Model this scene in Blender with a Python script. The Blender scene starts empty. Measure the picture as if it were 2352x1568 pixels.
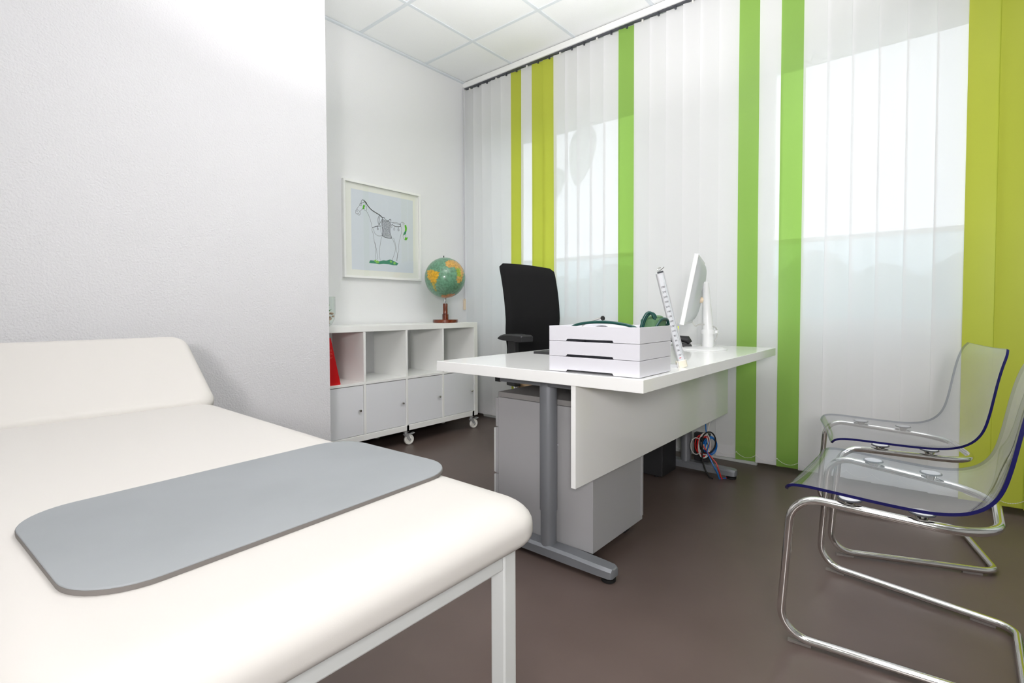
import bpy, bmesh, math, random
from mathutils import Vector, Matrix
random.seed(7)
PI = math.pi
C = bpy.context.scene.collection
SC = bpy.context.scene
# ------------------------------------------------------------------ camera
cd = bpy.data.cameras.new('camera'); cam = bpy.data.objects.new('camera', cd); C.objects.link(cam)
CF = Vector((0.7658373, 0.64234038, -0.02986741)); CR = Vector((0.64254986, -0.76623708, -0.00322642)); CU = Vector((0.02495798, 0.01672039, 0.99954866))
cam.matrix_world = Matrix(((CR.x, CU.x, -CF.x, 0), (CR.y, CU.y, -CF.y, 0), (CR.z, CU.z, -CF.z, 0.985), (0, 0, 0, 1)))
cd.sensor_width = 36; cd.lens = 1162.394 * 36 / 2352; cd.shift_y = -(784 - 745.58) / 2352
cd.clip_start = 0.02
SC.camera = cam
# ------------------------------------------------------------------ world: bright overcast sky
w = bpy.data.worlds.new('overcast_sky'); SC.world = w; w.use_nodes = True
bg = w.node_tree.nodes['Background']; bg.inputs[0].default_value = (0.90, 0.94, 1.0, 1); bg.inputs[1].default_value = 1.75
# ------------------------------------------------------------------ the photographer's main strobe, on a stand behind the camera
ld = bpy.data.lights.new('main_strobe', 'AREA'); ld.shape = 'DISK'; ld.size = 0.55; ld.energy = 17; ld.color = (1, 0.965, 0.955); ld.spread = math.radians(105)
lo = bpy.data.objects.new('main_strobe', ld); C.objects.link(lo); lo.location = (-1.08, -0.66, 1.47)
lo.rotation_euler = Vector((0.84, 0.54, -0.05)).to_track_quat('-Z', 'Y').to_euler()
FILL_RADIANCE = 5.5            # radiance of the ceiling panels, added out of view to brighten the room
l3 = bpy.data.lights.new('camera_flash', 'AREA'); l3.shape = 'DISK'; l3.size = 0.08; l3.energy = 0.6; l3.color = (1, 0.97, 0.95)
lc = bpy.data.objects.new('camera_flash', l3); C.objects.link(lc); lc.location = (-0.02, -0.02, 1.15); lc.rotation_euler = Vector((0.79, 0.61, -0.05)).to_track_quat('-Z', 'Y').to_euler()
# unseen fill light added ahead of the camera, aimed up to brighten the ceiling
l2 = bpy.data.lights.new('ceiling_fill', 'AREA'); l2.shape = 'DISK'; l2.size = 0.25; l2.energy = 53; l2.spread = math.radians(118); l2.color = (1, 0.965, 0.975)
lb = bpy.data.objects.new('ceiling_fill', l2); C.objects.link(lb); lb.location = (1.3, 0.6, 1.3); lb.rotation_euler = Vector((0.06, 0.16, 1.0)).to_track_quat('-Z', 'Y').to_euler()
SC.view_settings.view_transform = 'Standard'; SC.view_settings.look = 'None'
SC.view_settings.exposure = 0.5; SC.view_settings.gamma = 1.0; SC.view_settings.use_curve_mapping = False
SC.cycles.use_denoising = True
SC.cycles.max_bounces = 14; SC.cycles.transparent_max_bounces = 24; SC.cycles.diffuse_bounces = 6; SC.cycles.transmission_bounces = 10
SC.cycles.sample_clamp_indirect = 6.0
SC.cycles.caustics_reflective = False; SC.cycles.caustics_refractive = False

# ------------------------------------------------------------------ materials
def S(r, g, b):
    f = lambda c: (c / 255) / 12.92 if c <= 10 else (((c / 255) + 0.055) / 1.055) ** 2.4
    return (f(r), f(g), f(b), 1)
def mat(name, col, rough=0.5, metal=0.0, spec=0.5, bump=None, var=None, coat=0.0, trans=0.0, ior=1.45, sheen=0.0, emit=None):
    m = bpy.data.materials.new(name); m.use_nodes = True
    nt = m.node_tree; p = nt.nodes['Principled BSDF']
    p.inputs['Base Color'].default_value = col; p.inputs['Roughness'].default_value = rough; p.inputs['Metallic'].default_value = metal
    p.inputs['Specular IOR Level'].default_value = spec; p.inputs['IOR'].default_value = ior
    p.inputs['Coat Weight'].default_value = coat; p.inputs['Transmission Weight'].default_value = trans; p.inputs['Sheen Weight'].default_value = sheen
    if emit:
        p.inputs['Emission Color'].default_value = emit[0]; p.inputs['Emission Strength'].default_value = emit[1]
    tc = nt.nodes.new('ShaderNodeTexCoord')
    if bump:                                   # (scale, strength, distance)
        n = nt.nodes.new('ShaderNodeTexNoise'); n.inputs['Scale'].default_value = bump[0]; n.inputs['Detail'].default_value = 3
        nt.links.new(tc.outputs['Object'], n.inputs['Vector'])
        b = nt.nodes.new('ShaderNodeBump'); b.inputs['Strength'].default_value = bump[1]; b.inputs['Distance'].default_value = bump[2]
        nt.links.new(n.outputs['Fac'], b.inputs['Height']); nt.links.new(b.outputs['Normal'], p.inputs['Normal'])
    if var:                                    # (scale, second colour, low, high)
        n = nt.nodes.new('ShaderNodeTexNoise'); n.inputs['Scale'].default_value = var[0]; n.inputs['Detail'].default_value = 5
        nt.links.new(tc.outputs['Object'], n.inputs['Vector'])
        r = nt.nodes.new('ShaderNodeValToRGB'); r.color_ramp.elements[0].position = var[2]; r.color_ramp.elements[1].position = var[3]
        r.color_ramp.elements[0].color = col; r.color_ramp.elements[1].color = var[1]
        nt.links.new(n.outputs['Fac'], r.inputs['Fac']); nt.links.new(r.outputs['Color'], p.inputs['Base Color'])
    return m
def schlick(nt, gloss, f0=0.04):
    # two-sided Fresnel reflectance of a thin sheet: f0 + (1 - f0) * facing^5
    N = nt.nodes; lw = N.new('ShaderNodeLayerWeight'); lw.inputs['Blend'].default_value = 0.5
    a = N.new('ShaderNodeMath'); a.operation = 'POWER'; a.inputs[1].default_value = 5.0
    b = N.new('ShaderNodeMath'); b.operation = 'MULTIPLY_ADD'; b.inputs[1].default_value = (1 - f0) * gloss; b.inputs[2].default_value = f0 * gloss; b.use_clamp = True
    nt.links.new(lw.outputs['Facing'], a.inputs[0]); nt.links.new(a.outputs[0], b.inputs[0]); return b
def sheet(name, col, diff=1.0, transl=1.0, clear=0.0, gloss=0.0, rough=0.3, tcol=None):
    # thin fabric or film: part of the light scatters back, part scatters through, a little passes straight
    m = bpy.data.materials.new(name); m.use_nodes = True; nt = m.node_tree; N = nt.nodes
    N.remove(N['Principled BSDF']); out = N['Material Output']
    d = N.new('ShaderNodeBsdfDiffuse'); d.inputs['Color'].default_value = col
    t = N.new('ShaderNodeBsdfTranslucent'); t.inputs['Color'].default_value = tcol or col
    mx = N.new('ShaderNodeMixShader'); mx.inputs[0].default_value = transl / (diff + transl)
    nt.links.new(d.outputs[0], mx.inputs[1]); nt.links.new(t.outputs[0], mx.inputs[2]); last = mx
    if clear:
        c = N.new('ShaderNodeBsdfTransparent'); c.inputs['Color'].default_value = tcol or col
        m2 = N.new('ShaderNodeMixShader'); m2.inputs[0].default_value = clear
        nt.links.new(last.outputs[0], m2.inputs[1]); nt.links.new(c.outputs[0], m2.inputs[2]); last = m2
    if gloss:
        g = N.new('ShaderNodeBsdfGlossy'); g.inputs['Roughness'].default_value = rough; g.inputs['Color'].default_value = (1, 1, 1, 1)
        mu = schlick(nt, gloss)
        m3 = N.new('ShaderNodeMixShader'); nt.links.new(mu.outputs[0], m3.inputs[0])
        nt.links.new(last.outputs[0], m3.inputs[1]); nt.links.new(g.outputs[0], m3.inputs[2]); last = m3
    nt.links.new(last.outputs[0], out.inputs['Surface'])
    return m
def clearmat(name, tint, gloss=1.0, rough=0.02, ior=1.49):
    # clear sheet material: light passes straight with a tint, the surface mirrors by Fresnel
    m = bpy.data.materials.new(name); m.use_nodes = True; nt = m.node_tree; N = nt.nodes
    N.remove(N['Principled BSDF']); out = N['Material Output']
    c = N.new('ShaderNodeBsdfTransparent'); c.inputs['Color'].default_value = tint
    g = N.new('ShaderNodeBsdfGlossy'); g.inputs['Roughness'].default_value = rough
    mu = schlick(nt, gloss)
    mx = N.new('ShaderNodeMixShader'); nt.links.new(mu.outputs[0], mx.inputs[0])
    nt.links.new(c.outputs[0], mx.inputs[1]); nt.links.new(g.outputs[0], mx.inputs[2]); nt.links.new(mx.outputs[0], out.inputs['Surface'])
    return m
def attrmat(name, rough=0.3):
    m = mat(name, (1, 1, 1, 1), rough, spec=0.5, coat=0.3); nt = m.node_tree; p = nt.nodes['Principled BSDF']
    a = nt.nodes.new('ShaderNodeAttribute'); a.attribute_name = 'Col'
    tc = nt.nodes.new('ShaderNodeTexCoord'); n = nt.nodes.new('ShaderNodeTexNoise'); n.inputs['Scale'].default_value = 60; n.inputs['Detail'].default_value = 4
    nt.links.new(tc.outputs['Object'], n.inputs['Vector'])
    mx = nt.nodes.new('ShaderNodeMix'); mx.data_type = 'RGBA'; mx.blend_type = 'MULTIPLY'; mx.inputs[0].default_value = 0.55
    r = nt.nodes.new('ShaderNodeValToRGB'); r.color_ramp.elements[0].color = (0.45, 0.45, 0.4, 1); r.color_ramp.elements[1].color = (1.2, 1.2, 1.2, 1)
    r.color_ramp.elements[0].position = 0.35; r.color_ramp.elements[1].position = 0.62
    nt.links.new(n.outputs['Fac'], r.inputs['Fac']); nt.links.new(a.outputs['Color'], mx.inputs[6]); nt.links.new(r.outputs['Color'], mx.inputs[7])
    nt.links.new(mx.outputs[2], p.inputs['Base Color'])
    return m
M = {}
M['wall'] = mat('white_wall_paint', S(230, 231, 232), 0.85, bump=(230, 0.25, 0.004))
M['wall_rough'] = mat('white_textured_wall', S(216, 216, 219), 0.8, bump=(130, 0.45, 0.006))
M['tile'] = mat('ceiling_tile_mineral', S(238, 240, 240), 0.95, bump=(300, 0.15, 0.002), var=(420, S(196, 199, 199), 0.62, 0.75))
M['tbar'] = mat('ceiling_grid_paint', S(216, 222, 226), 0.6)
M['floor'] = mat('brown_vinyl_floor', S(90, 77, 72), 0.36, spec=0.45, bump=(60, 0.05, 0.002), var=(3.0, S(96, 83, 78), 0.35, 0.7))
M['skirting'] = mat('dark_skirting', S(52, 45, 42), 0.6)
M['lacquer'] = mat('white_lacquer', S(238, 239, 237), 0.32, bump=(40, 0.02, 0.001))
M['desk_white'] = mat('white_desk_laminate', S(240, 241, 240), 0.25, coat=0.6, bump=(90, 0.01, 0.001))
M['door_white'] = mat('white_door_lacquer', S(226, 228, 232), 0.35)
M['white_plastic'] = mat('white_plastic', S(216, 216, 223), 0.38)
M['monitor_white'] = mat('white_monitor_plastic', S(228, 229, 230), 0.3)
M['white_nylon'] = mat('white_nylon_wheel', S(232, 231, 226), 0.4)
M['cream'] = mat('cream_plastic', S(226, 222, 206), 0.4)
M['vinyl'] = mat('cream_vinyl_upholstery', S(199, 196, 192), 0.45, spec=0.3, bump=(900, 0.06, 0.001))
M['mat_grey'] = mat('grey_foam_mat', S(140, 144, 147), 0.7, bump=(500, 0.08, 0.001), var=(5, S(135, 139, 142), 0.4, 0.7))
M['mat_edge_shade'] = mat('dark_shaded_mat_edge', S(112, 108, 105), 0.8)  # darker mat edge, with the side's shading put into the colour
M['frame_grey'] = mat('pale_grey_painted_steel', S(206, 209, 208), 0.4)
M['silver'] = mat('silver_grey_painted_steel', S(132, 135, 140), 0.38, metal=0.35)
M['pedestal'] = mat('grey_pedestal_laminate', S(164, 164, 166), 0.5, bump=(60, 0.02, 0.001))
M['pedestal_top'] = mat('grey_pedestal_top', S(140, 138, 137), 0.5)
M['black_fabric'] = mat('black_woven_fabric', S(26, 26, 27), 0.95, spec=0.2, bump=(900, 0.3, 0.001))
M['black_plastic'] = mat('black_plastic', S(38, 38, 40), 0.5)
M['black_rubber'] = mat('black_rubber', S(20, 20, 21), 0.7)
M['dark_metal'] = mat('dark_metal_and_rail_shade', S(92, 94, 100), 0.4, metal=0.5)  # dark fittings, and the painted shade strip under the blind rail
M['chrome'] = mat('chrome', (0.80, 0.79, 0.77, 1), 0.08, metal=1.0)
M['zinc'] = mat('bright_zinc_steel', (0.62, 0.64, 0.66, 1), 0.25, metal=0.55)
M['castor_grey'] = mat('grey_castor_plastic', S(165, 167, 168), 0.5)
M['beech'] = mat('beech_plywood', S(222, 194, 154), 0.5, var=(14, S(204, 172, 130), 0.4, 0.7))
M['oak_tan'] = mat('pale_wood_block', S(228, 210, 184), 0.6)
M['mahogany'] = mat('polished_red_brown_wood', S(112, 48, 22), 0.25, coat=0.5, var=(30, S(84, 32, 14), 0.4, 0.65))
M['red'] = mat('red_box_file_card', S(196, 6, 16), 0.5)
M['red_print'] = mat('pale_red_lettering', S(222, 92, 78), 0.5)
M['tube_green'] = mat('dark_green_rubber_tube', S(14, 66, 60), 0.3)
M['cloth_green'] = mat('green_cuff_cloth', S(84, 118, 84), 0.9, bump=(300, 0.3, 0.002))
M['alu'] = mat('brushed_aluminium', (0.62, 0.63, 0.65, 1), 0.4, metal=0.3)
M['scale_white'] = mat('white_scale_print', S(222, 225, 230), 0.4)
M['ink'] = mat('black_ink', S(52, 54, 60), 0.7)
M['ink_thin'] = mat('grey_ink', S(84, 86, 94), 0.7)
M['ink_red'] = mat('red_ink', S(210, 70, 90), 0.6)
M['paper'] = mat('white_paper', S(238, 238, 240), 0.8)
M['matboard'] = mat('ivory_mat_board', S(242, 242, 237), 0.85)
M['print'] = mat('pale_blue_print_paper', S(222, 228, 238), 0.8)
M['art_green'] = mat('bright_green_print', S(92, 188, 40), 0.7)
M['art_dark'] = mat('dark_green_print', S(44, 136, 104), 0.7)
M['art_hoof'] = mat('light_green_print', S(136, 205, 84), 0.7)
M['art_grey'] = mat('grey_hatched_print', S(200, 204, 214), 0.8, var=(260, S(138, 142, 152), 0.47, 0.53))
M['pict_glass'] = clearmat('picture_glass', (0.985, 0.99, 0.985, 1), 0.8, 0.0)
M['glass'] = clearmat('clear_glass', (0.955, 0.975, 0.965, 1), 1.0, 0.0)
M['window_glass'] = clearmat('window_glass', (0.96, 0.98, 0.98, 1), 0.8, 0.0)
M['frosted'] = sheet('frosted_window_film', (0.60, 0.80, 0.84, 1), 0.4, 1.0, clear=0.45)
M['leaf_film'] = sheet('leaf_shaped_window_film', (0.80, 0.84, 0.80, 1), 0.5, 1.0, clear=0.1)
M['acrylic'] = clearmat('clear_acrylic', (0.95, 0.955, 0.965, 1), 1.0, 0.03)
M['acrylic_edge'] = mat('blue_acrylic_edge', S(26, 26, 84), 0.12, spec=0.6)
nt = M['acrylic_edge'].node_tree; ge = nt.nodes.new('ShaderNodeNewGeometry'); tr = nt.nodes.new('ShaderNodeBsdfTransparent'); tr.inputs['Color'].default_value = (0.52, 0.54, 0.60, 1)
mx = nt.nodes.new('ShaderNodeMixShader'); nt.links.new(ge.outputs['Backfacing'], mx.inputs[0]); nt.links.new(nt.nodes['Principled BSDF'].outputs[0], mx.inputs[1]); nt.links.new(tr.outputs[0], mx.inputs[2])
nt.links.new(mx.outputs[0], nt.nodes['Material Output'].inputs['Surface'])
M['monitor_grey'] = mat('pale_grey_monitor_plastic', S(206, 209, 213), 0.4)
M['pad'] = mat('smoky_floor_pad', S(128, 122, 118), 0.5)
M['disc_top'] = mat('pale_disc_face', S(222, 222, 226), 0.3)
M['slat_white'] = sheet('white_blind_fabric', (0.88, 0.88, 0.89, 1), 1.0, 0.5, clear=0.125, gloss=0.35, rough=0.35)
M['slat_lime'] = sheet('lime_blind_fabric', S(198, 206, 78), 1.0, 0.55, clear=0.01, gloss=0.35, rough=0.35, tcol=S(192, 200, 70))
M['slat_green'] = sheet('green_blind_fabric', S(152, 194, 92), 1.0, 0.62, clear=0.11, gloss=0.35, rough=0.35, tcol=S(156, 200, 96))
M['lamp'] = mat('added_panel_diffuser', (1, 1, 1, 1), 0.5, emit=((1.0, 0.985, 0.96, 1), FILL_RADIANCE))
M['yellow'] = mat('fluorescent_yellow_plastic', S(226, 240, 20), 0.35)
M['blue_cable'] = mat('blue_cable', S(14, 108, 190), 0.4)
M['red_cable'] = mat('red_cable', S(206, 32, 32), 0.4)
M['white_cable'] = mat('white_cable', S(214, 210, 204), 0.4)
M['grey_cable'] = mat('grey_cable', S(190, 190, 186), 0.4)
M['succulent'] = mat('succulent_leaf', S(96, 160, 60), 0.45, var=(30, S(44, 92, 44), 0.4, 0.65))
M['pebble'] = mat('pinkish_pebbles', S(216, 188, 164), 0.6, var=(60, S(190, 160, 140), 0.4, 0.6))
M['hedge'] = mat('hedge_leaves', S(84, 122, 96), 0.8, var=(3, S(60, 100, 84), 0.4, 0.6))
M['grass'] = mat('lawn', S(104, 128, 92), 0.9)
M['globe'] = attrmat('varnished_globe_paper', 0.28)
M['screen'] = mat('dark_screen', S(12, 13, 16), 0.15)

# ------------------------------------------------------------------ mesh helpers
WL = {}
def wl(o): return WL.get(o, Vector((0, 0, 0))) if o else Vector((0, 0, 0))
def fillet(pts, radii, n=6, closed=False):
    P = [Vector(p) for p in pts]; L = len(P); out = []
    if not hasattr(radii, '__len__'): radii = [radii] * L
    for i, p in enumerate(P):
        if not closed and i in (0, L - 1): out.append(p); continue
        a = (P[i - 1] - p); b = (P[(i + 1) % L] - p)
        ang = a.angle(b); r = radii[i]
        if r <= 0 or ang > PI - 0.02: out.append(p); continue
        d = min(r / math.tan(ang / 2), a.length * 0.49, b.length * 0.49); r = d * math.tan(ang / 2)
        an, bn = a.normalized(), b.normalized()
        c = p + (an + bn).normalized() * (r / math.sin(ang / 2))
        s = p + an * d - c; e = p + bn * d - c; tot = s.angle(e); ax = s.cross(e).normalized()
        for k in range(n + 1): out.append(c + Matrix.Rotation(tot * k / n, 3, ax) @ s)
    return out
class MB:
    def __init__(s): s.v = []; s.f = []; s.mi = []
    def add(s, vs, fs, X=None, mi=0):
        o = len(s.v); s.v += [(X @ Vector(v)) if X else Vector(v) for v in vs]
        s.f += [tuple(o + i for i in f) for f in fs]; s.mi += [mi] * len(fs); return s
    def box(s, x0, x1, y0, y1, z0, z1, X=None, mi=0):
        vs = [(x, y, z) for z in (z0, z1) for y in (y0, y1) for x in (x0, x1)]
        return s.add(vs, [(0, 2, 3, 1), (4, 5, 7, 6), (0, 1, 5, 4), (2, 6, 7, 3), (0, 4, 6, 2), (1, 3, 7, 5)], X, mi)
    def tube(s, path, r, n=10, closed=False, X=None, mi=0, cap=True):
        P = [Vector(p) for p in path]; L = len(P)
        rs = r if hasattr(r, '__len__') else [r] * L
        T = []
        for i in range(L):
            a = P[(i - 1) % L] if closed or i else P[0]; b = P[(i + 1) % L] if closed or i < L - 1 else P[-1]
            T.append((b - a).normalized())
        u = T[0].orthogonal().normalized(); fr = []
        for i in range(L):
            if i: u = T[i - 1].rotation_difference(T[i]) @ u
            u = (u - T[i] * u.dot(T[i])).normalized(); fr.append(u.copy())
        tw = 0
        if closed:
            e = T[-1].rotation_difference(T[0]) @ fr[-1]
            tw = math.atan2(fr[0].cross(e).dot(T[0]), fr[0].dot(e))
        vs = []
        for i in range(L):
            q = T[i].cross(fr[i]); off = -tw * i / L
            for k in range(n):
                a = 2 * PI * k / n + off; vs.append(P[i] + (fr[i] * math.cos(a) + q * math.sin(a)) * rs[i])
        fs = [(i % L * n + k, i % L * n + (k + 1) % n, (i + 1) % L * n + (k + 1) % n, (i + 1) % L * n + k) for i in range(L if closed else L - 1) for k in range(n)]
        if not closed and cap: fs += [tuple(range(n))[::-1], tuple((L - 1) * n + k for k in range(n))]
        return s.add(vs, fs, X, mi)
    def cyl(s, p0, p1, r, r1=None, n=20, X=None, mi=0): return s.tube([p0, p1], [r, r if r1 is None else r1], n, X=X, mi=mi)
    def lathe(s, prof, c=(0, 0, 0), n=32, X=None, mi=0):
        vs = []; fs = []; m = len(prof)
        for r, z in prof:
            for k in range(n): a = 2 * PI * k / n; vs.append((c[0] + r * math.cos(a), c[1] + r * math.sin(a), c[2] + z))
        for i in range(m - 1):
            for k in range(n): fs.append((i * n + k, i * n + (k + 1) % n, (i + 1) * n + (k + 1) % n, (i + 1) * n + k))
        fs += [tuple(range(n))[::-1], tuple((m - 1) * n + k for k in range(n))]
        return s.add(vs, fs, X, mi)
    def prism(s, poly, z0, z1, X=None, mi=0):
        n = len(poly); vs = [(x, y, z0) for x, y in poly] + [(x, y, z1) for x, y in poly]
        fs = [tuple(range(n))[::-1], tuple(range(n, 2 * n))] + [(i, (i + 1) % n, n + (i + 1) % n, n + i) for i in range(n)]
        return s.add(vs, fs, X, mi)
    def slab(s, x0, x1, y0, y1, z0, z1, R, top=(0, 0), bot=(0, 0), n=8, m=8, X=None, mi=0):
        # rounded slab: plan corners of radius R, top and bottom edges rolled over by (inset, drop)
        rings = []
        prof = [(bot[0] * (1 - math.sin(PI / 2 * k / m)), z0 + bot[1] * (1 - math.cos(PI / 2 * k / m))) for k in range(m + 1)] if bot[0] else [(0, z0)]
        prof += [(top[0] * (1 - math.cos(PI / 2 * k / m)), z1 - top[1] * (1 - math.sin(PI / 2 * k / m))) for k in range(m + 1)] if top[0] else [(0, z1)]
        for d, z in prof:
            r = max(R - d * 0.6, 0.002); ring = []
            for cx, cy, a0 in ((x1 - d - r, y1 - d - r, 0), (x0 + d + r, y1 - d - r, 1), (x0 + d + r, y0 + d + r, 2), (x1 - d - r, y0 + d + r, 3)):
                for k in range(n + 1):
                    a = (a0 + k / n) * PI / 2; ring.append((cx + r * math.cos(a), cy + r * math.sin(a), z))
            rings.append(ring)
        L = len(rings[0]); vs = [p for r in rings for p in r]; fs = [tuple(range(L))[::-1], tuple((len(rings) - 1) * L + k for k in range(L))]
        for i in range(len(rings) - 1):
            fs += [(i * L + k, i * L + (k + 1) % L, (i + 1) * L + (k + 1) % L, (i + 1) * L + k) for k in range(L)]
        return s.add(vs, fs, X, mi)
    def grid(s, fn, nu, nv, X=None, mi=0):
        vs = [fn(i / nu, j / nv) for j in range(nv + 1) for i in range(nu + 1)]
        fs = [(j * (nu + 1) + i, j * (nu + 1) + i + 1, (j + 1) * (nu + 1) + i + 1, (j + 1) * (nu + 1) + i) for j in range(nv) for i in range(nu)]
        return s.add(vs, fs, X, mi)
    def build(s, name, m, parent=None, local=False, smooth=False, bevel=0, seg=2, angle=38):
        me = bpy.data.meshes.new(name); o = bpy.data.objects.new(name, me); C.objects.link(o)
        off = Vector((0, 0, 0)) if local else wl(parent)
        me.from_pydata([v - off for v in s.v], [], s.f); me.update()
        for k in (m if isinstance(m, (list, tuple)) else [m]): me.materials.append(M[k])
        me.polygons.foreach_set('material_index', s.mi)
        bm = bmesh.new(); bm.from_mesh(me); bmesh.ops.recalc_face_normals(bm, faces=bm.faces); bm.to_mesh(me); bm.free()
        if smooth:
            me.polygons.foreach_set('use_smooth', [True] * len(me.polygons)); me.set_sharp_from_angle(angle=math.radians(angle))
        if bevel:
            b = o.modifiers.new('bevel', 'BEVEL'); b.width = bevel; b.segments = seg; b.limit_method = 'ANGLE'; b.angle_limit = math.radians(40)
        if parent: o.parent = parent
        WL[o] = off
        return o
def tag(o, label=None, cat=None, group=None, kind=None):
    if label: o['label'] = label
    if cat: o['category'] = cat
    if group: o['group'] = group
    if kind: o['kind'] = kind
    return o
def thing(name, label, cat, loc=(0, 0, 0), rz=0, group=None):
    o = bpy.data.objects.new(name, None); C.objects.link(o); o.location = loc; o.rotation_euler = (0, 0, rz)
    o.empty_display_size = 0.1; WL[o] = Vector(loc); return tag(o, label, cat, group)
def copy_tree(o, parent=None):
    c = o.copy(); C.objects.link(c); WL[c] = wl(o)
    if parent: c.parent = parent
    for ch in list(o.children): copy_tree(ch, c)
    return c
def text_mesh(name, txt, size, m, X, parent, extrude=0.0004, bold=0.0):
    cu = bpy.data.curves.new(name, 'FONT'); cu.body = txt; cu.size = size; cu.align_x = 'CENTER'; cu.align_y = 'CENTER'; cu.extrude = extrude; cu.offset = bold; cu.resolution_u = 3
    t = bpy.data.objects.new(name, cu); C.objects.link(t)
    me = bpy.data.meshes.new_from_object(t.evaluated_get(bpy.context.evaluated_depsgraph_get()))
    bpy.data.objects.remove(t); bpy.data.curves.remove(cu)
    for v in me.vertices: v.co = (X @ v.co) - wl(parent)
    me.materials.clear(); me.materials.append(M[m]); me.name = name
    o = bpy.data.objects.new(name, me); C.objects.link(o); o.parent = parent; WL[o] = wl(parent); return o
def frame_from(origin, z, ytoward):
    # local frame: z axis along z, y axis pointing away from ytoward
    z = Vector(z).normalized(); y = Vector(ytoward); y = (y - z * y.dot(z)).normalized(); x = y.cross(z)
    X = Matrix.Identity(4)
    for i in range(3): X[i][0], X[i][1], X[i][2], X[i][3] = x[i], y[i], z[i], origin[i]
    return X

# ================================================================== SETTING
XB, YP, ZC = 3.58, 3.334, 3.046          # window wall face, picture wall face, ceiling height
XL, YB = -1.75, -2.95
floor = tag(MB().box(XL, XB, YB, YP, -0.1, 0).build('floor', 'floor'), kind='structure')
tag(MB().box(XL - .15, XB + .25, YP, YP + .2, -0.1, 3.3).build('wall_back', 'wall'), kind='structure')
tag(MB().box(XL, 1.562, 2.69, YP, 0, ZC + .06).build('wall_left', 'wall_rough'), kind='structure')
tag(MB().box(XL - .15, XL, YB, YP, -0.1, 3.3).build('wall_west', 'wall'), kind='structure')
tag(MB().box(XL - .15, XB + .25, YB - .15, YB, -0.1, 3.3).build('wall_front', 'wall'), kind='structure')
# window wall with three openings
WZ0, WZ1 = 0.88, 2.57
OPEN = [(1.765, 3.10), (-0.155, 0.87), (-2.3, -0.9)]
wm = MB(); X2 = XB + .26
wm.box(XB, X2, YB, YP, -0.1, WZ0); wm.box(XB, X2, YB, YP, WZ1, 3.3)
ys = [YP] + [y for a, b in OPEN for y in (b, a)] + [YB]
for k in range(0, len(ys), 2): wm.box(XB, X2, ys[k + 1], ys[k], WZ0, WZ1)
tag(wm.build('wall_right', 'wall'), kind='structure')
for i, (a, b) in enumerate(OPEN):
    x0, x1 = XB + .05, XB + .11
    f = MB(); t = 0.045
    f.box(x0, x1, a, a + t, WZ0, WZ1); f.box(x0, x1, b - t, b, WZ0, WZ1); f.box(x0, x1, a + t, b - t, WZ0, WZ0 + t); f.box(x0, x1, a + t, b - t, WZ1 - t, WZ1)
    wn = tag(f.build('window_%d' % (i + 1), 'lacquer', bevel=0.004), kind='structure')
    MB().box(x0 + .005, x1 - .005, a + t, b - t, 1.405, 1.43).build('transom', 'lacquer', wn)
    MB().box(x0 + .028, x0 + .033, a + t, b - t, 1.43, WZ1 - t).build('pane', 'window_glass', wn)
    p = MB().add([(x0 + .03, a + t, WZ0 + t), (x0 + .03, b - t, WZ0 + t), (x0 + .03, b - t, 1.405), (x0 + .03, a + t, 1.405)], [(0, 1, 2, 3)]).build('pane', 'frosted', wn)
    p['label'] = 'frosted lower pane'
    MB().box(XB - .06, XB + .05, a - .03, b + .03, WZ0 - .03, WZ0).build('window_sill', 'lacquer', wn, bevel=0.004)
# ceiling: slab, grid bars, tiles
ce = tag(MB().box(XL, XB, YB, YP, ZC + .03, ZC + .1).build('ceiling', 'tile'), kind='structure')
GX, GY, GP = 2.838, 2.765, 0.6267
gx = [GX + GP * k for k in range(-8, 3)]; gy = [GY + GP * k for k in range(-10, 3)]
bars = MB()
for x in gx:
    if XL < x < XB: bars.box(x - .012, x + .012, YB, YP, ZC - .003, ZC + .01)
for y in gy:
    if YB < y < YP: bars.box(XL, XB, y - .012, y + .012, ZC - .0035, ZC + .0095)
bars.build('ceiling_grid', 'tbar', ce)
lum_cells = [(gx[5], gy[7]), (gx[5], gy[4]), (gx[2], gy[7]), (gx[2], gy[4])]
for i in range(len(gx) - 1):
    for j in range(len(gy) - 1):
        x0, x1, y0, y1 = max(gx[i] + .012, XL), min(gx[i + 1] - .012, XB), max(gy[j] + .012, YB), min(gy[j + 1] - .012, YP)
        if x1 - x0 < .02 or y1 - y0 < .02 or (gx[i], gy[j]) in lum_cells: continue
        MB().box(x0, x1, y0, y1, ZC + .002, ZC + .016).build('ceiling_tile', 'tile', ce)
for k, (x, y) in enumerate(lum_cells):  # unseen light panels, added to lift the desktop and the room
    t = thing('added_ceiling_panel', 'added square flat light panel, out of view in the tiled ceiling', 'ceiling light', (x + GP / 2, y + GP / 2, ZC), group='added ceiling light panels')
    a, b, c, d = x + .014, x + GP - .014, y + .014, y + GP - .014
    q = MB(); q.box(a, a + .02, c, d, ZC - .004, ZC + .02).box(b - .02, b, c, d, ZC - .004, ZC + .02).box(a + .02, b - .02, c, c + .02, ZC - .004, ZC + .02).box(a + .02, b - .02, d - .02, d, ZC - .004, ZC + .02)
    q.build('light_frame', 'lacquer', t)
    MB().box(a + .02, b - .02, c + .02, d - .02, ZC + .002, ZC + .012).build('diffuser', 'lamp', t)
tag(MB().box(1.562, XB, YP - .022, YP, ZC - .014, ZC - .0).build('trim_1', 'tbar'), kind='structure')
tag(MB().box(XB - .012, XB, YB, YP, 0, .06).build('baseboard_right', 'skirting'), kind='structure')
tag(MB().box(1.562, XB - .012, YP - .012, YP, 0, .06).build('baseboard_back', 'skirting'), kind='structure')
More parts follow.
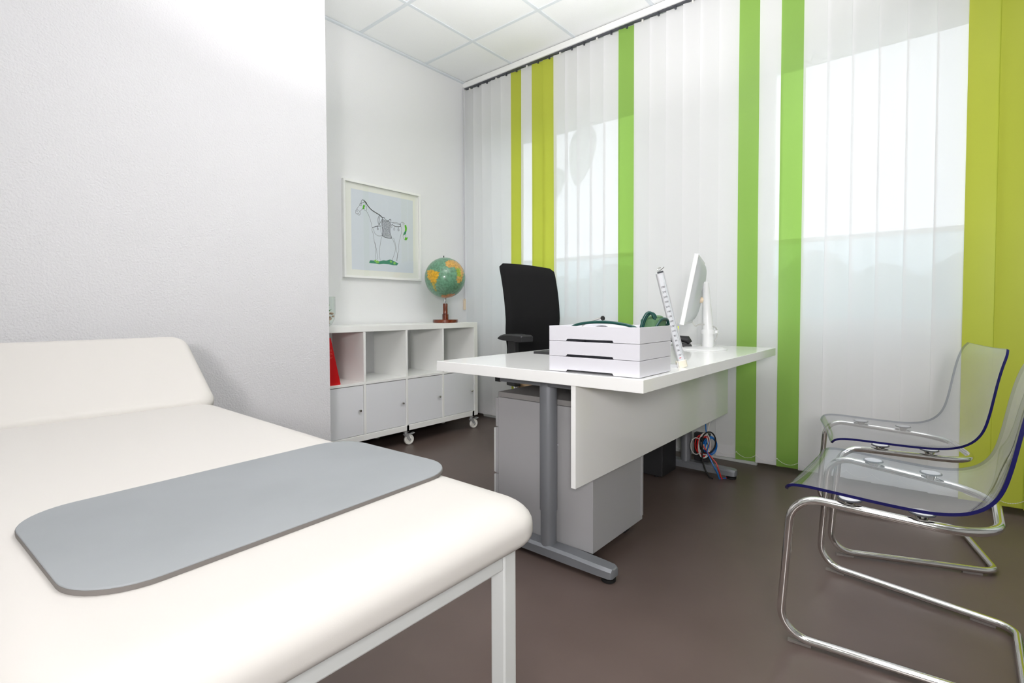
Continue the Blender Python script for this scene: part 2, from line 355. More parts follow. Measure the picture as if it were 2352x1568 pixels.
# outdoors
tag(MB().box(XB + .3, 60, -45, 45, -0.6, -0.5).build('lawn', 'grass'), kind='structure')
hb = MB()
def hf(u, v):
    y = -26 + 52 * u; a = v * PI
    r = 1 + 0.18 * math.sin(u * 91) * math.sin(v * 7 + u * 37) + 0.12 * math.sin(u * 213 + v * 11)
    return (13 - 1.2 * math.cos(a) * r, y, -0.55 + 2.25 * math.sin(a) ** 0.6 * r)
hb.grid(hf, 240, 14)
tag(hb.build('hedge', 'hedge', smooth=True), 'long green hedge outside the windows beyond the lawn', 'hedge')

# ================================================================== VERTICAL BLIND
SY = [3.328, 3.222, 3.118, 3.008, 2.896, 2.782, 2.670, 2.557, 2.446, 2.334, 2.233, 2.122, 2.012, 1.895, 1.780, 1.648, 1.538, 1.418, 1.302, 1.185, 1.075, 0.948, 0.833, 0.716, 0.599, 0.484, 0.368, 0.251, 0.133, 0.015, -0.103, -0.217, -0.331]
while SY[-1] > -2.3: SY.append(SY[-1] - 0.1155)
bl = thing('vertical_blind', 'white vertical slat blind with scattered lime and green slats covering the whole window wall', 'blind', (3.32, 1.5, 0))
YE = SY[-1]
rail = MB().box(3.287, 3.345, YE, 3.332, 2.994, 3.040); rail.build('head_rail', 'lacquer', bl, bevel=0.004)
MB().box(3.300, 3.332, YE, 3.330, 2.989, 2.994).build('rail_shade_strip', 'dark_metal', bl)  # dark strip standing in for the shadow under the head rail
MB().box(3.285, 3.347, 3.326, 3.333, 2.986, 3.042).build('end_cap', 'lacquer', bl)
lime = {5, 7, 8, 30, 31, 32, 33, 39}; green = {14, 21, 23, 36, 37}
chain = MB()
for i in range(len(SY) - 1):
    y0, y1 = SY[i], SY[i + 1]; yc = (y0 + y1) / 2; hw = 0.0635; tl = math.radians(6.5 + random.uniform(-1.5, 1.5)); ph = random.uniform(-1, 1)
    kind = 'slat_lime' if i in lime else 'slat_green' if i in green else 'slat_white'
    def sf(u, v, yc=yc, tl=tl, ph=ph):
        s = (u - .5) * 2; z = 0.043 + (2.983 - 0.043) * v
        return (3.325 + hw * s * math.sin(tl) + 0.003 * (1 - s * s) + 0.0025 * math.sin(v * 5 + ph * 3), max(min(yc - hw * s * math.cos(tl), 3.332), YE), z)
    sl = MB().grid(sf, 4, 10).build('slat', kind, bl, smooth=True)
    if kind != 'slat_white': sl['label'] = 'lime yellow slat' if i in lime else 'leaf green slat'
    h = MB()
    def hfn(u, v): a = sf(u * .96 + .02, 0.001 + v * 0.0245); return (a[0] - .0025, a[1], a[2])
    h.grid(hfn, 4, 1); h.build('hem', kind, sl, smooth=True)
    MB().box(3.312, 3.327, yc - .005, yc + .005, 2.973, 2.990).build('carrier', 'dark_metal' if i % 3 else 'white_nylon', sl)
    n = 14
    for k in range(n):
        u = k / n; yy = y0 + (y1 - y0) * u; zz = 0.089 - 0.026 * 4 * u * (1 - u); X = Matrix.Translation((3.317, yy, zz))
        r = .0022 if k else .004
        chain.add([(r, 0, 0), (-r, 0, 0), (0, r, 0), (0, -r, 0), (0, 0, r), (0, 0, -r)], [(0, 2, 4), (2, 1, 4), (1, 3, 4), (3, 0, 4), (2, 0, 5), (1, 2, 5), (3, 1, 5), (0, 3, 5)], X)
    chain.tube([(3.317, y0 + (y1 - y0) * u / 8, 0.089 - 0.026 * 4 * (u / 8) * (1 - u / 8)) for u in range(9)], 0.0008, 4)
tag(chain.build('bead_chain', 'white_nylon', bl), kind='stuff')
MB().cyl((3.280, 3.318, 2.99), (3.280, 3.318, 1.09), .007, n=10).build('control_rod', 'white_plastic', bl, smooth=True)
cp = [(3.262, 3.300, 2.99), (3.262, 3.300, 1.15), (3.258, 3.300, 1.10), (3.262, 3.304, 1.075), (3.272, 3.31, 1.07), (3.28, 3.316, 1.09)]
MB().tube(cp, .0022, 6).build('pull_cord', 'grey_cable', bl, smooth=True)
MB().box(3.272, 3.290, 3.308, 3.328, 0.985, 1.085).build('cord_weight', 'oak_tan', bl, bevel=.003)
tag(MB().box(3.40, 3.425, .85, 3.2, 0, .02).build('cable_duct', 'frame_grey', bevel=.003), 'thin pale strip lying on the floor below the blind behind the desk', 'strip')
# leaf shaped films on the first window
def leaf(name, cy, cz, L, W, rot, label):
    pts = []
    for k in range(24):
        a = 2 * PI * k / 24; x = W / 2 * math.sin(a) * (1 - 0.35 * math.cos(a + PI)); z = L / 2 * math.cos(a)
        pts.append((x * math.cos(rot) - z * math.sin(rot), x * math.sin(rot) + z * math.cos(rot)))
    m = MB(); m.add([(XB + .072, cy + p, cz + q) for p, q in pts], [tuple(range(24))])
    return tag(m.build(name, 'leaf_film'), label, 'sticker', 'leaf stickers on the window')
leaf('leaf_sticker', 2.30, 2.27, .50, .25, 0.18, 'large pale leaf shape on the window glass seen through the blind')
leaf('leaf_sticker', 2.56, 2.06, .30, .16, 0.25, 'smaller pale leaf shape beside the lime slats, seen through the blind')

# ================================================================== EXAMINATION COUCH
ct = thing('examination_couch', 'cream upholstered examination couch with raised head end and pale grey steel frame', 'couch', (0.4, 1.3, 0))
MB().slab(.03, .738, .532, 2.095, .574, .650, .075, top=(.085, .046), bot=(.018, .018), n=10, m=10).build('seat_cushion', 'vinyl', ct, smooth=True, angle=60)
X = Matrix.Translation((0, 2.100, .580)) @ Matrix.Rotation(math.radians(35), 4, 'X')
MB().slab(.03, .745, 0, .435, 0, .078, .06, top=(.04, .035), bot=(.015, .015), n=10, m=10, X=X).build('headrest', 'vinyl', ct, smooth=True, angle=60)
fx0, fx1, fy0, fy1 = .115, .645, .560, 2.03
for x in (fx0 - .032, fx1):
    for y in (fy0, fy1):
        lg = MB().box(x, x + .032, y, y + .032, .012, .5655).build('leg', 'frame_grey', ct, bevel=.003)
        MB().slab(x + .002, x + .03, y + .002, y + .03, .5655, .5715, .006).build('cap', 'black_rubber', lg)
        MB().slab(x - .002, x + .034, y - .002, y + .034, 0, .014, .008).build('foot_cap', 'black_rubber', lg)
for y in (fy0, fy1): MB().box(fx0, fx1, y + .001, y + .031, .538, .5655).build('frame_rail', 'frame_grey', ct, bevel=.003)
for x in (fx0 - .032, fx1): MB().box(x + .001, x + .031, fy0 + .032, fy1, .538, .5655).build('frame_rail', 'frame_grey', ct, bevel=.003)
MB().box(.16, .60, .60, 2.05, .5655, .5745).build('base_board', 'black_plastic', ct)
MB().cyl((.38, 2.03, .56), (.38, 2.28, .735), .012).build('headrest_strut', 'frame_grey', ct, smooth=True)
X = Matrix.Translation((.41, .937, 0)) @ Matrix.Rotation(math.radians(3.0), 4, 'Z') @ Matrix.Translation((-.41, -.937, 0))
gm = MB().slab(.10, .722, .742, 1.140, .6565, .6585, .085, top=(.0015, .0015), n=10, m=3, X=X)
gmo = gm.build('couch_mat', 'mat_grey', smooth=True)
MB().slab(.0995, .7225, .7415, 1.1405, .6502, .6565, .085, n=10, X=X).build('shaded_edge', 'mat_edge_shade', gmo, smooth=True)['label'] = 'dark edge of the mat'
tag(gmo, 'grey rounded foam mat lying across the foot end of the couch', 'mat')

# ================================================================== SHELF UNIT ON CASTORS
sx0, sx1, sy0, sy1, sz0, sz1 = 1.572, 3.040, 2.925, 3.315, .110, .880
sh = thing('shelf_unit', 'low white cube shelf on castors with four open cubes above four doors', 'shelf', ((sx0 + sx1) / 2, 3.12, 0))
T = .040; t = .017
MB().box(sx0, sx1, sy0, sy1, sz1 - T, sz1).build('top_panel', 'lacquer', sh, bevel=.002)
MB().box(sx0, sx1, sy0, sy1, sz0, sz0 + T).build('bottom_panel', 'lacquer', sh, bevel=.002)
for x in (sx0, sx1 - T): MB().box(x, x + T, sy0, sy1, sz0 + T, sz1 - T).build('side_panel', 'lacquer', sh, bevel=.002)
zi0, zi1 = sz0 + T, sz1 - T; zm = (zi0 + zi1) / 2
cw = (sx1 - sx0 - 2 * T - 3 * t) / 4
MB().box(sx0 + T, sx1 - T, sy0 + .002, sy1, zm - t / 2, zm + t / 2).build('shelf_board', 'lacquer', sh, bevel=.001)
for k in range(4):
    x0 = sx0 + T + k * (cw + t)
    if k < 3:
        for a, b in ((zi0, zm - t / 2), (zm + t / 2, zi1)): MB().box(x0 + cw, x0 + cw + t, sy0 + .001, sy1, a, b).build('divider', 'lacquer', sh, bevel=.001)
    MB().box(x0 + .004, x0 + cw - .004, sy1 - .012, sy1 - .008, zi0 + .002, zm - t / 2 - .002).build('back_panel', 'lacquer', sh)
    d = MB().box(x0 + .003, x0 + cw - .003, sy0 + .006, sy0 + .022, zi0 + .003, zm - t / 2 - .004).build('door', 'door_white', sh, bevel=.0015)
    kx = x0 + cw - .035; kz = .318; Xk = Matrix.Translation((kx, sy0 + .006, kz)) @ Matrix.Rotation(PI / 2, 4, 'X')
    MB().lathe([(.004, 0), (.004, .008), (.008, .011), (.0095, .016), (.007, .021), (.002, .0225)], n=16, X=Xk).build('knob', 'chrome', d, smooth=True)
def castor(x, y, ang, parent):
    c = MB().lathe([(.024, .098), (.026, .102), (.026, .107), (.020, .1095)], (x, y, 0), 24).build('castor', 'castor_grey', parent, smooth=True)
    MB().box(x - .0085, x + .0085, sy0 - .003, sy0 + .001, .104, .142).cyl((x, sy0 - .003, .142), (x, sy0 + .001, .142), .0085, n=16).build('bracket', 'castor_grey', c)
    Xc = Matrix.Translation((x, y, 0)) @ Matrix.Rotation(ang, 4, 'Z')
    f = MB().lathe([(.012, .098), (.012, .086), (.019, .084), (.019, .078), (.010, .076)], n=20, X=Xc)
    for s in (-1, 1):
        f.add([(-.016, s * .0135, .08), (.014, s * .0135, .08), (.036, s * .0135, .036), (.022, s * .0135, .028), (-.016, s * .0155, .08), (.014, s * .0155, .08), (.036, s * .0155, .036), (.022, s * .0155, .028)],
              [(0, 1, 2, 3), (4, 5, 6, 7), (0, 1, 5, 4), (1, 2, 6, 5), (2, 3, 7, 6), (3, 0, 4, 7)], Xc)
    f.box(-.016, .016, -.0155, .0155, .076, .080, Xc)
    f.build('fork', 'zinc', c, smooth=True)
    Xw = Xc @ Matrix.Translation((.026, 0, .0375)) @ Matrix.Rotation(PI / 2, 4, 'X')
    MB().lathe([(.012, -.010), (.024, -.008), (.029, -.011), (.035, -.0095), (.0375, -.006), (.0375, .006), (.035, .0095), (.029, .011), (.024, .008), (.012, .010)], n=32, X=Xw).build('wheel', 'white_nylon', c, smooth=True, angle=30)
    MB().cyl((0, 0, -.018), (0, 0, .018), .005, n=10, X=Xw).build('axle', 'zinc', c, smooth=True)
    b = MB(); b.add([(.010, -.012, .083), (.045, -.014, .080), (.066, -.014, .086), (.066, .014, .086), (.045, .014, .080), (.010, .012, .083)] + [(.010, -.012, .079), (.045, -.014, .075), (.066, -.014, .081), (.066, .014, .081), (.045, .014, .075), (.010, .012, .079)],
          [(0, 1, 4, 5), (1, 2, 3, 4), (6, 11, 10, 7), (7, 10, 9, 8), (0, 6, 7, 1), (1, 7, 8, 2), (2, 8, 9, 3), (3, 9, 10, 4), (4, 10, 11, 5), (5, 11, 6, 0)], Xc)
    b.build('brake_pedal', 'castor_grey', c)
for x in (sx0 + .05, (sx0 + sx1) / 2 + .003, sx1 - .055):
    castor(x, sy0 + .026, math.radians(-8), sh); castor(x, sy1 - .05, math.radians(170), sh)

# globe
gl = thing('globe', 'old terrestrial globe on a turned red-brown wooden stand standing on the shelf', 'globe', (2.842, 3.10, .88))
gc = Vector((2.842, 3.10, 1.248)); GR = .1655
m = MB(); NU, NV = 160, 80
for j in range(NV + 1):
    for i in range(NU):
        a, b = 2 * PI * i / NU, -PI / 2 + PI * j / NV
        m.v.append(gc + GR * Vector((math.cos(a) * math.cos(b), math.sin(a) * math.cos(b), math.sin(b))))
for j in range(NV):
    for i in range(NU): m.f.append((j * NU + i, j * NU + (i + 1) % NU, (j + 1) * NU + (i + 1) % NU, (j + 1) * NU + i))
m.mi = [0] * len(m.f)
LAND = [([190, 410, 265, 380, 310, 395, 440, 430, 430, 510, 390, 580, 380, 640, 350, 690, 365, 750, 395, 825, 360, 825, 310, 740, 270, 640, 240, 590, 200, 560], S(216, 166, 40)),
        ([565, 270, 570, 220, 640, 185, 740, 180, 860, 250, 920, 330, 950, 440, 930, 520, 905, 600, 860, 665, 820, 660, 795, 580, 805, 500, 800, 420, 770, 340, 720, 330, 640, 340, 590, 310], S(206, 160, 84)),
        ([470, 960, 480, 905, 550, 910, 650, 885, 760, 885, 740, 930, 640, 975, 540, 985], S(206, 140, 84))]
def inpoly(x, y, q):
    r = False; n = len(q) // 2
    for i in range(n):
        x0, y0, x1, y1 = q[2 * i], q[2 * i + 1], q[2 * i - 2], q[2 * i - 1]
        if (y0 > y) != (y1 > y) and x < (x1 - x0) * (y - y0) / (y1 - y0) + x0: r = not r
    return r
vd = Vector((gc.x, gc.y, gc.z - .985)).normalized(); vr = vd.cross(Vector((0, 0, 1))).normalized(); vu = vr.cross(vd)
cols = []
for v in m.v:
    d = (v - gc) / GR; c = S(104, 150, 122)
    x, y = 558 + d.dot(vr) * 428, 550 - d.dot(vu) * 428
    x += 9 * math.sin(y * .11) + 5 * math.sin(y * .31); y += 7 * math.sin(x * .13)
    if d.dot(vd) < .15:
        for q, k in LAND:
            if inpoly(x, y, q):
                c = k
                if 790 < x < 880 and 350 < y < 520: c = S(150, 168, 60)
                if x < 420 and y > 640: c = S(176, 160, 60)
                break
    elif inpoly(558 + d.dot(vr) * 500, 550 - d.dot(vu) * 500, [400, 200, 760, 260, 820, 470, 640, 560, 520, 700, 360, 520]): c = S(200, 160, 84)
    cols.append(c)
go = m.build('globe_ball', 'globe', gl, smooth=True)
ca = go.data.color_attributes.new('Col', 'FLOAT_COLOR', 'POINT')
for k, c in enumerate(cols): ca.data[k].color = c
MB().cyl(gc + Vector((-.012, 0, GR - .002)), gc + Vector((-.013, 0, GR + .014)), .004, n=12).build('axis_pin', 'black_plastic', gl, smooth=True)
q = (2.842, 3.10, .88)
MB().lathe([(.100, 0), (.103, .003), (.103, .023), (.100, .026)], q, 48).build('stand_base', 'mahogany', gl, smooth=True)
MB().lathe([(.026, .026), (.026, .068), (.0235, .070), (.020, .072), (.020, .154), (.018, .157)], q, 32).build('stand_column', 'mahogany', gl, smooth=True)
MB().lathe([(.007, .157), (.007, .172), (.011, .178), (.012, .186), (.008, .194), (.010, .201), (.006, .206)], q, 20).build('hinge', 'zinc', gl, smooth=True)

# glass vase with a succulent, half hidden by the wall
va = thing('glass_vase', 'clear glass vase on the shelf half hidden by the white wall', 'vase', (1.775, 3.12, .88))
pr = [(.030, 0), (.050, .010), (.068, .045), (.074, .09), (.074, .195)]
MB().lathe(pr + [(r - .003, z + (.004 if z == 0 else 0)) for r, z in pr[::-1]], (1.775, 3.12, .88), 40).build('glass_bowl', 'glass', va, smooth=True, angle=60)
pb = MB(); rr = random.Random(3)
for k in range(70):
    a = rr.uniform(0, 2 * PI); z = rr.uniform(.018, .085); r = (.03 + .5 * min(z, .06)) * math.sqrt(rr.uniform(.1, 1)); s = rr.uniform(.007, .011)
    pb.lathe([(.002, -s * .7), (s * .8, -s * .4), (s, 0), (s * .8, s * .4), (.002, s * .7)], (1.775 + r * math.cos(a), 3.12 + r * math.sin(a), .88 + z), 7)
tag(pb.build('pebbles', 'pebble', smooth=True), 'pink and beige pebbles filling the glass vase', 'pebbles', kind='stuff')
su = thing('succulent', 'green succulent growing from the pebbles in the glass vase', 'plant', (1.775, 3.12, .965))
for k in range(16):
    a = k * 2.4; el = .35 + .07 * k; L = .062 - .0016 * k
    Xl = Matrix.Translation((1.775, 3.12, .965 + .004 * k)) @ Matrix.Rotation(a, 4, 'Z') @ Matrix.Rotation(-el, 4, 'Y')
    MB().add([(0, -.006, 0), (L * .5, -.016, .003), (L, 0, .006), (L * .5, .016, .003), (0, .006, 0), (L * .5, 0, -.007), (L * .45, 0, .008)], [(0, 1, 6), (1, 2, 6), (2, 3, 6), (3, 4, 6), (4, 0, 6), (0, 5, 1), (1, 5, 2), (2, 5, 3), (3, 5, 4), (4, 5, 0)], Xl).build('leaf', 'succulent', su)

# red box file leaning in the first open cube
Xf = Matrix.Translation((1.786, 0, .5045)) @ Matrix.Rotation(math.radians(-12.2), 4, 'Y')
bf = thing('box_file', 'red box file with pale lettering leaning in the leftmost open cube of the shelf', 'file', (1.75, 3.05, .5045))
MB().box(-.075, 0, 2.945, 3.20, 0, .312, Xf).build('case', 'red', bf, bevel=.002)
for k, s in enumerate(('ITE', 'STE', '2001')):
    Xt = Xf @ Matrix.Translation((-.022 - .004 * k, 2.9445, .232 - .022 * k)) @ Matrix(((1, 0, 0, 0), (0, 0, -1, 0), (0, 1, 0, 0), (0, 0, 0, 1)))
    text_mesh('lettering', s, .018 if k < 2 else .015, 'red_print', Xt, bf)
ART_LINES = [(1, [-203, 200, -240, 154, -253, 134, -250, 118, -234, 114, -226, 108, -213, 113, -210, 127, -216, 139, -191, 159, -181, 166]), (1, [-240, 154, -215, 138]), (1, [-242, 141, -236, 142, -235, 134, -242, 133, -242, 141]), (1, [-241, 122, -229, 119, -219, 128]), (2, [-203, 200, -201, 217, -190, 232, -184, 224, -176, 232, -170, 216, -187, 208, -203, 200]), (1, [-181, 166, -171, 151, -159, 153, -152, 170, -159, 191, -168, 206]), (1, [-207, 201, -198, 197, -198, 186, -207, 181, -215, 185, -215, 194, -207, 201]), (1, [-159, 153, -138, 123, -122, 87, -107, 29]), (1, [-107, 29, -110, 7, -98, -17]), (4, [-170, 219, -146, 193, -115, 165, -69, 147, -33, 135, -9, 116]), (3, [-177, 226, -152, 208]), (2, [-42, 134, -57, 102, -52, 69, -45, 56, -31, 83, -10, 116]), (2, [-33, 133, -44, 92, -44, 59]), (3, [-107, 30, -64, 48, -31, 52]), (2, [-57, 52, -58, 35, -64, 26, -57, 16, -50, 28, -58, 35]), (1, [-17, 96, -32, 38, -25, -6, -5, -18]), (1, [-97, 25, -91, 3, -85, -12, -55, -29, -19, -22]), (2, [-13, 107, 24, 95, 65, 98, 56, 37, 60, -2, 80, -33, 42, -35, 2, -31, -21, -21, -10, 7, -19, 62, -13, 107]), (3, [-9, 119, 4, 126, 10, 108, 44, 98, 54, 116, 68, 118, 65, 101]), (1, [65, 95, 106, 89, 163, 85]), (3, [75, 79, 106, 66, 134, 67, 163, 73]), (1, [71, 79, 75, 68, 66, 58, 72, 48, 79, 60, 75, 68]), (1, [99, 68, 98, 54, 89, 42, 97, 31, 106, 44, 98, 54]), (2, [140, 70, 138, 53, 131, 42, 141, 31, 148, 44, 138, 53]), (1, [78, 91, 121, 100, 156, 90, 170, 62, 170, 28, 155, -20, 146, -50]), (3, [156, 101, 164, 76]), (1, [167, 105, 185, 111, 203, 96]), (1, [185, 105, 188, 85]), (1, [213, 18, 214, -8]), (1, [184, 0, 191, -25, 205, -33]), (1, [80, -33, 104, -83, 111, -111, 100, -146, 86, -182, 71, -206]), (1, [91, -27, 108, -71, 118, -122, 128, -155, 117, -208]), (1, [146, -50, 138, -91, 143, -122, 128, -161, 122, -208]), (1, [-98, -17, -92, -68, -79, -111, -77, -166, -77, -211]), (1, [-85, -79, -72, -127, -67, -166, -57, -193, -71, -213]), (1, [-22, -28, -36, -85, -43, -141, -41, -191, -38, -214])]
ART_FILLS = {'bright': [[-181, 193, -172, 192, -168, 184, -175, 175, -172, 167, -181, 159, -194, 159, -188, 173, -187, 184], [203, 92, 218, 89, 225, 66, 221, 42, 202, 37, 206, 61, 201, 81], [204, -9, 216, -11, 233, -7, 226, -24, 216, -33, 202, -30]], 'dark': [[202, 37, 221, 42, 213, 18, 184, 0, 191, 22], [-139, -240, -129, -220, -87, -220, -48, -222, -8, -211, 20, -212, 54, -201, 78, -205, 110, -217, 136, -225, 122, -243, 81, -244, 47, -239, -8, -239, -48, -245, -81, -242, -126, -241]], 'hoof': [[-94, -220, -84, -211, -73, -216, -74, -228, -87, -229], [-78, -225, -64, -215, -49, -223, -49, -236, -68, -239, -80, -233], [50, -213, 62, -206, 76, -214, 73, -224, 57, -224], [85, -225, 96, -215, 110, -221, 106, -235, 90, -236]], 'blanket': [[-13, 107, 24, 95, 65, 98, 56, 37, 60, -2, 80, -33, 42, -35, 2, -31, -21, -21, -10, 7, -19, 62]]}

# ================================================================== FRAMED PICTURE
px, pz, py = 2.405, 1.585, 3.334
pc = thing('framed_picture', 'white framed line drawing of a saddled horse with green details on the wall', 'picture', (px, py, pz))
m = MB(); o_, i_ = .359, .342
for X0, X1, Z0, Z1 in ((-o_, o_, i_, o_), (-o_, o_, -o_, -i_), (-o_, -i_, -i_, i_), (i_, o_, -i_, i_)): m.box(px + X0, px + X1, py - .030, py, pz + Z0, pz + Z1)
m.build('frame', 'lacquer', pc, bevel=.0015)
MB().box(px - i_, px + i_, py - .012, py - .002, pz - i_, pz + i_).build('mat_board', 'matboard', pc)
pp = MB().box(px - .287, px + .287, py - .0128, py - .0119, pz - .297, pz + .298).build('print', 'print', pc)
MB().box(px - i_, px + i_, py - .020, py - .0185, pz - i_, pz + i_).build('picture_glass', 'pict_glass', pc)
def flat(mm, pts, y):
    q = [(px + pts[k] / 1000, y, pz + pts[k + 1] / 1000) for k in range(0, len(pts), 2)]
    mm.add(q, [tuple(range(len(q)))])
for key, mk in (('blanket', 'art_grey'), ('dark', 'art_dark'), ('bright', 'art_green'), ('hoof', 'art_hoof')):
    mm = MB()
    for pts in ART_FILLS[key]: flat(mm, pts, py - (.0131 if key in ('blanket', 'dark') else .0133))
    mm.build('printed_shape', mk, pp)
def smoothed(P):
    for _ in range(2):
        Q = [P[0]]
        for a, b in zip(P, P[1:]): Q += [a * .75 + b * .25, a * .25 + b * .75]
        P = Q + [P[-1]]
    return P
for wkey, mk in ((1, 'ink_thin'), (2, 'ink')):
    mm = MB()
    for wd, pts in ART_LINES:
        if (wd > 1) != (wkey > 1): continue
        P = smoothed([Vector((px + pts[k] / 1000, py - .0135, pz + pts[k + 1] / 1000)) for k in range(0, len(pts), 2)])
        hw = {1: .0011, 2: .0016, 3: .0022, 4: .0034}[wd]
        for a, b in zip(P, P[1:]):
            d = (b - a).normalized(); n = Vector((-d.z, 0, d.x)) * hw
            mm.add([a - n, b - n, b + n, a + n], [(0, 1, 2, 3)])
    mm.build('printed_lines', mk, pp)

# ================================================================== DESK
D0, D1, E0, E1, DZ = 1.478, 3.184, .702, 1.670, .762
dk = thing('desk', 'large white office desk with grey steel T-legs and a white front panel', 'desk', ((D0 + D1) / 2, (E0 + E1) / 2, 0))
MB().box(D0, D1, E0, E1, DZ - .043, DZ).build('desktop', 'desk_white', dk, bevel=.0015)
mp = MB().box(D0 + .004, D1 - .02, .956, .975, .357, DZ - .043).build('modesty_panel', 'desk_white', dk, bevel=.001)
for x in (1.612, 3.050):
    cl = MB().cyl((x, 1.166, .195), (x, 1.166, .700), .0345, n=40).build('column', 'silver', dk, smooth=True)
    MB().cyl((x, 1.166, .05), (x, 1.166, .195), .0315, n=40).build('lower_tube', 'silver', cl, smooth=True)
    if x < 2:
        Xs = Matrix.Translation((x + .0345, 1.150, .445)) @ Matrix.Rotation(PI / 2, 4, 'Y')
        MB().lathe([(.007, -.006), (.007, .006), (.005, .007), (.005, .012)], n=14, X=Xs).build('clamp_screw', 'zinc', cl, smooth=True)
        MB().lathe([(.008, .012), (.008, .022), (.006, .024)], n=14, X=Xs).build('screw_cap', 'black_plastic', cl, smooth=True)
    f = MB(); ring = []
    ysn = [.870, .874, .885, .93, 1.05, 1.30, 1.42, 1.47, 1.481, 1.485]; hs = [.050, .054, .0565, .058, .062, .062, .058, .0565, .054, .050]; ws = [.020, .027, .032, .034, .036, .036, .034, .032, .027, .020]
    vs = []; fs = []
    for yy, hh, ww in zip(ysn, hs, ws):
        vs += [(x - ww, yy, .021), (x - ww, yy, hh - .010), (x - ww + .010, yy, hh), (x + ww - .010, yy, hh), (x + ww, yy, hh - .010), (x + ww, yy, .021)]
    for k in range(len(ysn) - 1):
        fs += [(k * 6 + a, k * 6 + (a + 1) % 6, (k + 1) * 6 + (a + 1) % 6, (k + 1) * 6 + a) for a in range(6)]
    fs += [tuple(range(6)), tuple(range((len(ysn) - 1) * 6, len(ysn) * 6))]
    ft = f.add(vs, fs).build('foot', 'silver', dk, smooth=True, bevel=0, angle=30)
    for yy in (.898, 1.455): MB().lathe([(.024, 0), (.027, .003), (.027, .012), (.018, .014), (.018, .023)], (x, yy, 0), 24).build('foot_glide', 'black_rubber', ft, smooth=True)
    sb = MB().box(x - .03, x + .03, .99, 1.395, .686, DZ - .043).build('support_bar', 'silver', dk, bevel=.002)
    MB().box(x - .031, x + .031, 1.395, 1.42, .684, DZ - .043).build('end_cap', 'black_plastic', sb)
for y in (1.02, 1.34): MB().box(1.645, 3.02, y - .02, y + .02, .685, DZ - .043).build('crossbar', 'silver', dk)

# grey pedestal under the desk
P0, P1, Q0, Q1 = 1.648, 2.070, .985, 1.462
pd = thing('drawer_pedestal', 'grey drawer pedestal on castors standing under the left end of the desk', 'pedestal', ((P0 + P1) / 2, 1.22, 0))
MB().box(P0, P1, Q0, Q1, .056, .604).build('body', 'pedestal', pd, bevel=.001)
MB().box(P0, P1, Q0, Q1, .606, .628).build('top_panel', 'pedestal_top', pd, bevel=.001)
MB().box(P1 - .016, P1 - .001, Q0 - .004, Q0, .075, .60).build('edge_strip', 'pedestal', pd)
z = .062
for k, hh in enumerate((.205, .205, .130)):
    dr = MB().box(P0 + .001, P1 - .001, Q1 + .002, Q1 + (.016 if k == 2 else .020), z, z + hh - .004).build('drawer', 'pedestal', pd, bevel=.001)
    if k < 2: MB().box(P0 - .002, P1 + .002, Q1 + .016, Q1 + .024, z + .003, z + hh - .006).build('drawer_front', 'frame_grey', dr, bevel=.001)
    MB().box((P0 + P1) / 2 - .06, (P0 + P1) / 2 + .06, Q1 + .016, Q1 + .034, z + hh - .03, z + hh - .02).build('handle', 'zinc', dr)
    z += hh + .001
for x in (P0 + .06, P1 - .06):
    for y in (Q0 + .06, Q1 - .06):
        MB().cyl((x - .012, y, .024), (x + .012, y, .024), .024, n=20).box(x - .006, x + .006, y - .02, y + .02, .03, .056).build('castor', 'black_plastic', pd, smooth=True)

# computer tower under the far end
tw = thing('computer_tower', 'black computer tower on the floor under the far end of the desk', 'computer', (2.86, 1.44, 0))
MB().box(2.78, 2.98, 1.20, 1.56, .012, .44).build('case', 'black_plastic', tw, bevel=.004)
MB().box(2.782, 2.978, 1.56, 1.572, .014, .438).build('front_bezel', 'black_fabric', tw, bevel=.003)
for x in (2.81, 2.95):
    for y in (1.25, 1.51): MB().cyl((x, y, 0), (x, y, .013), .014, n=12).build('foot', 'black_rubber', tw)

# cables looped at the far leg
rc = random.Random(11)
cb0 = Vector((3.005, 1.035, .168)); cbr = Vector((.6425, -.7662, 0)); cbf = Vector((.7662, .6425, 0))
def wind(u, v, w_, ru, rv, turns, r, name, mk, label, lead=(), tail=(), ph=1.6, jit=.1):
    # a cable wound in loops; u to the right, v up, w_ towards the window wall, all from the middle of the tangle
    path = list(lead)
    for k in range(20 * turns + 1):
        a = 2 * PI * k / 20 + ph; j = 1 + jit * math.sin(k * .37 + turns) * math.cos(k * .11); d = w_ + .010 * math.sin(k * .23) + .003 * k / 20
        path.append((u + ru * math.cos(a) * j, v + rv * math.sin(a) * j, d))
    path += list(tail)
    m = MB(); m.tube([cb0 + cbr * p[0] + Vector((0, 0, 1)) * p[1] + cbf * p[2] for p in path], r, 7)
    return tag(m.build(name, mk, smooth=True), label, 'cable')
wind(.048, -.004, .034, .036, .052, 5, .0034, 'blue_cable', 'blue_cable', 'blue cable wound in a coil at the far desk leg', lead=[(.005, .25, .02), (.012, .10, .02), (.02, .06, .02)], tail=[(.0, -.02, -.03), (.015, -.07, -.07), (.045, -.130, -.075), (.058, -.164, -.07), (.10, -.163, -.06)])
wind(.0, .004, .016, .040, .060, 4, .0032, 'red_cable', 'red_cable', 'red cable looped in the tangle at the far desk leg', tail=[(.012, -.03, -.02), (.042, -.075, -.065), (.060, -.135, -.075), (.070, -.164, -.07), (.11, -.163, -.05)], ph=2.4, jit=.2)
wind(-.004, .008, -.004, .034, .068, 3, .0030, 'white_cable', 'white_cable', 'white cable looped in the tangle at the far desk leg', lead=[(.06, .24, .04), (.03, .12, .02)], ph=1.2, jit=.25)
wind(-.050, .005, .004, .030, .048, 1, .0030, 'grey_cable', 'grey_cable', 'pale grey cable hanging in one loop left of the cable tangle', ph=.4, jit=.05)
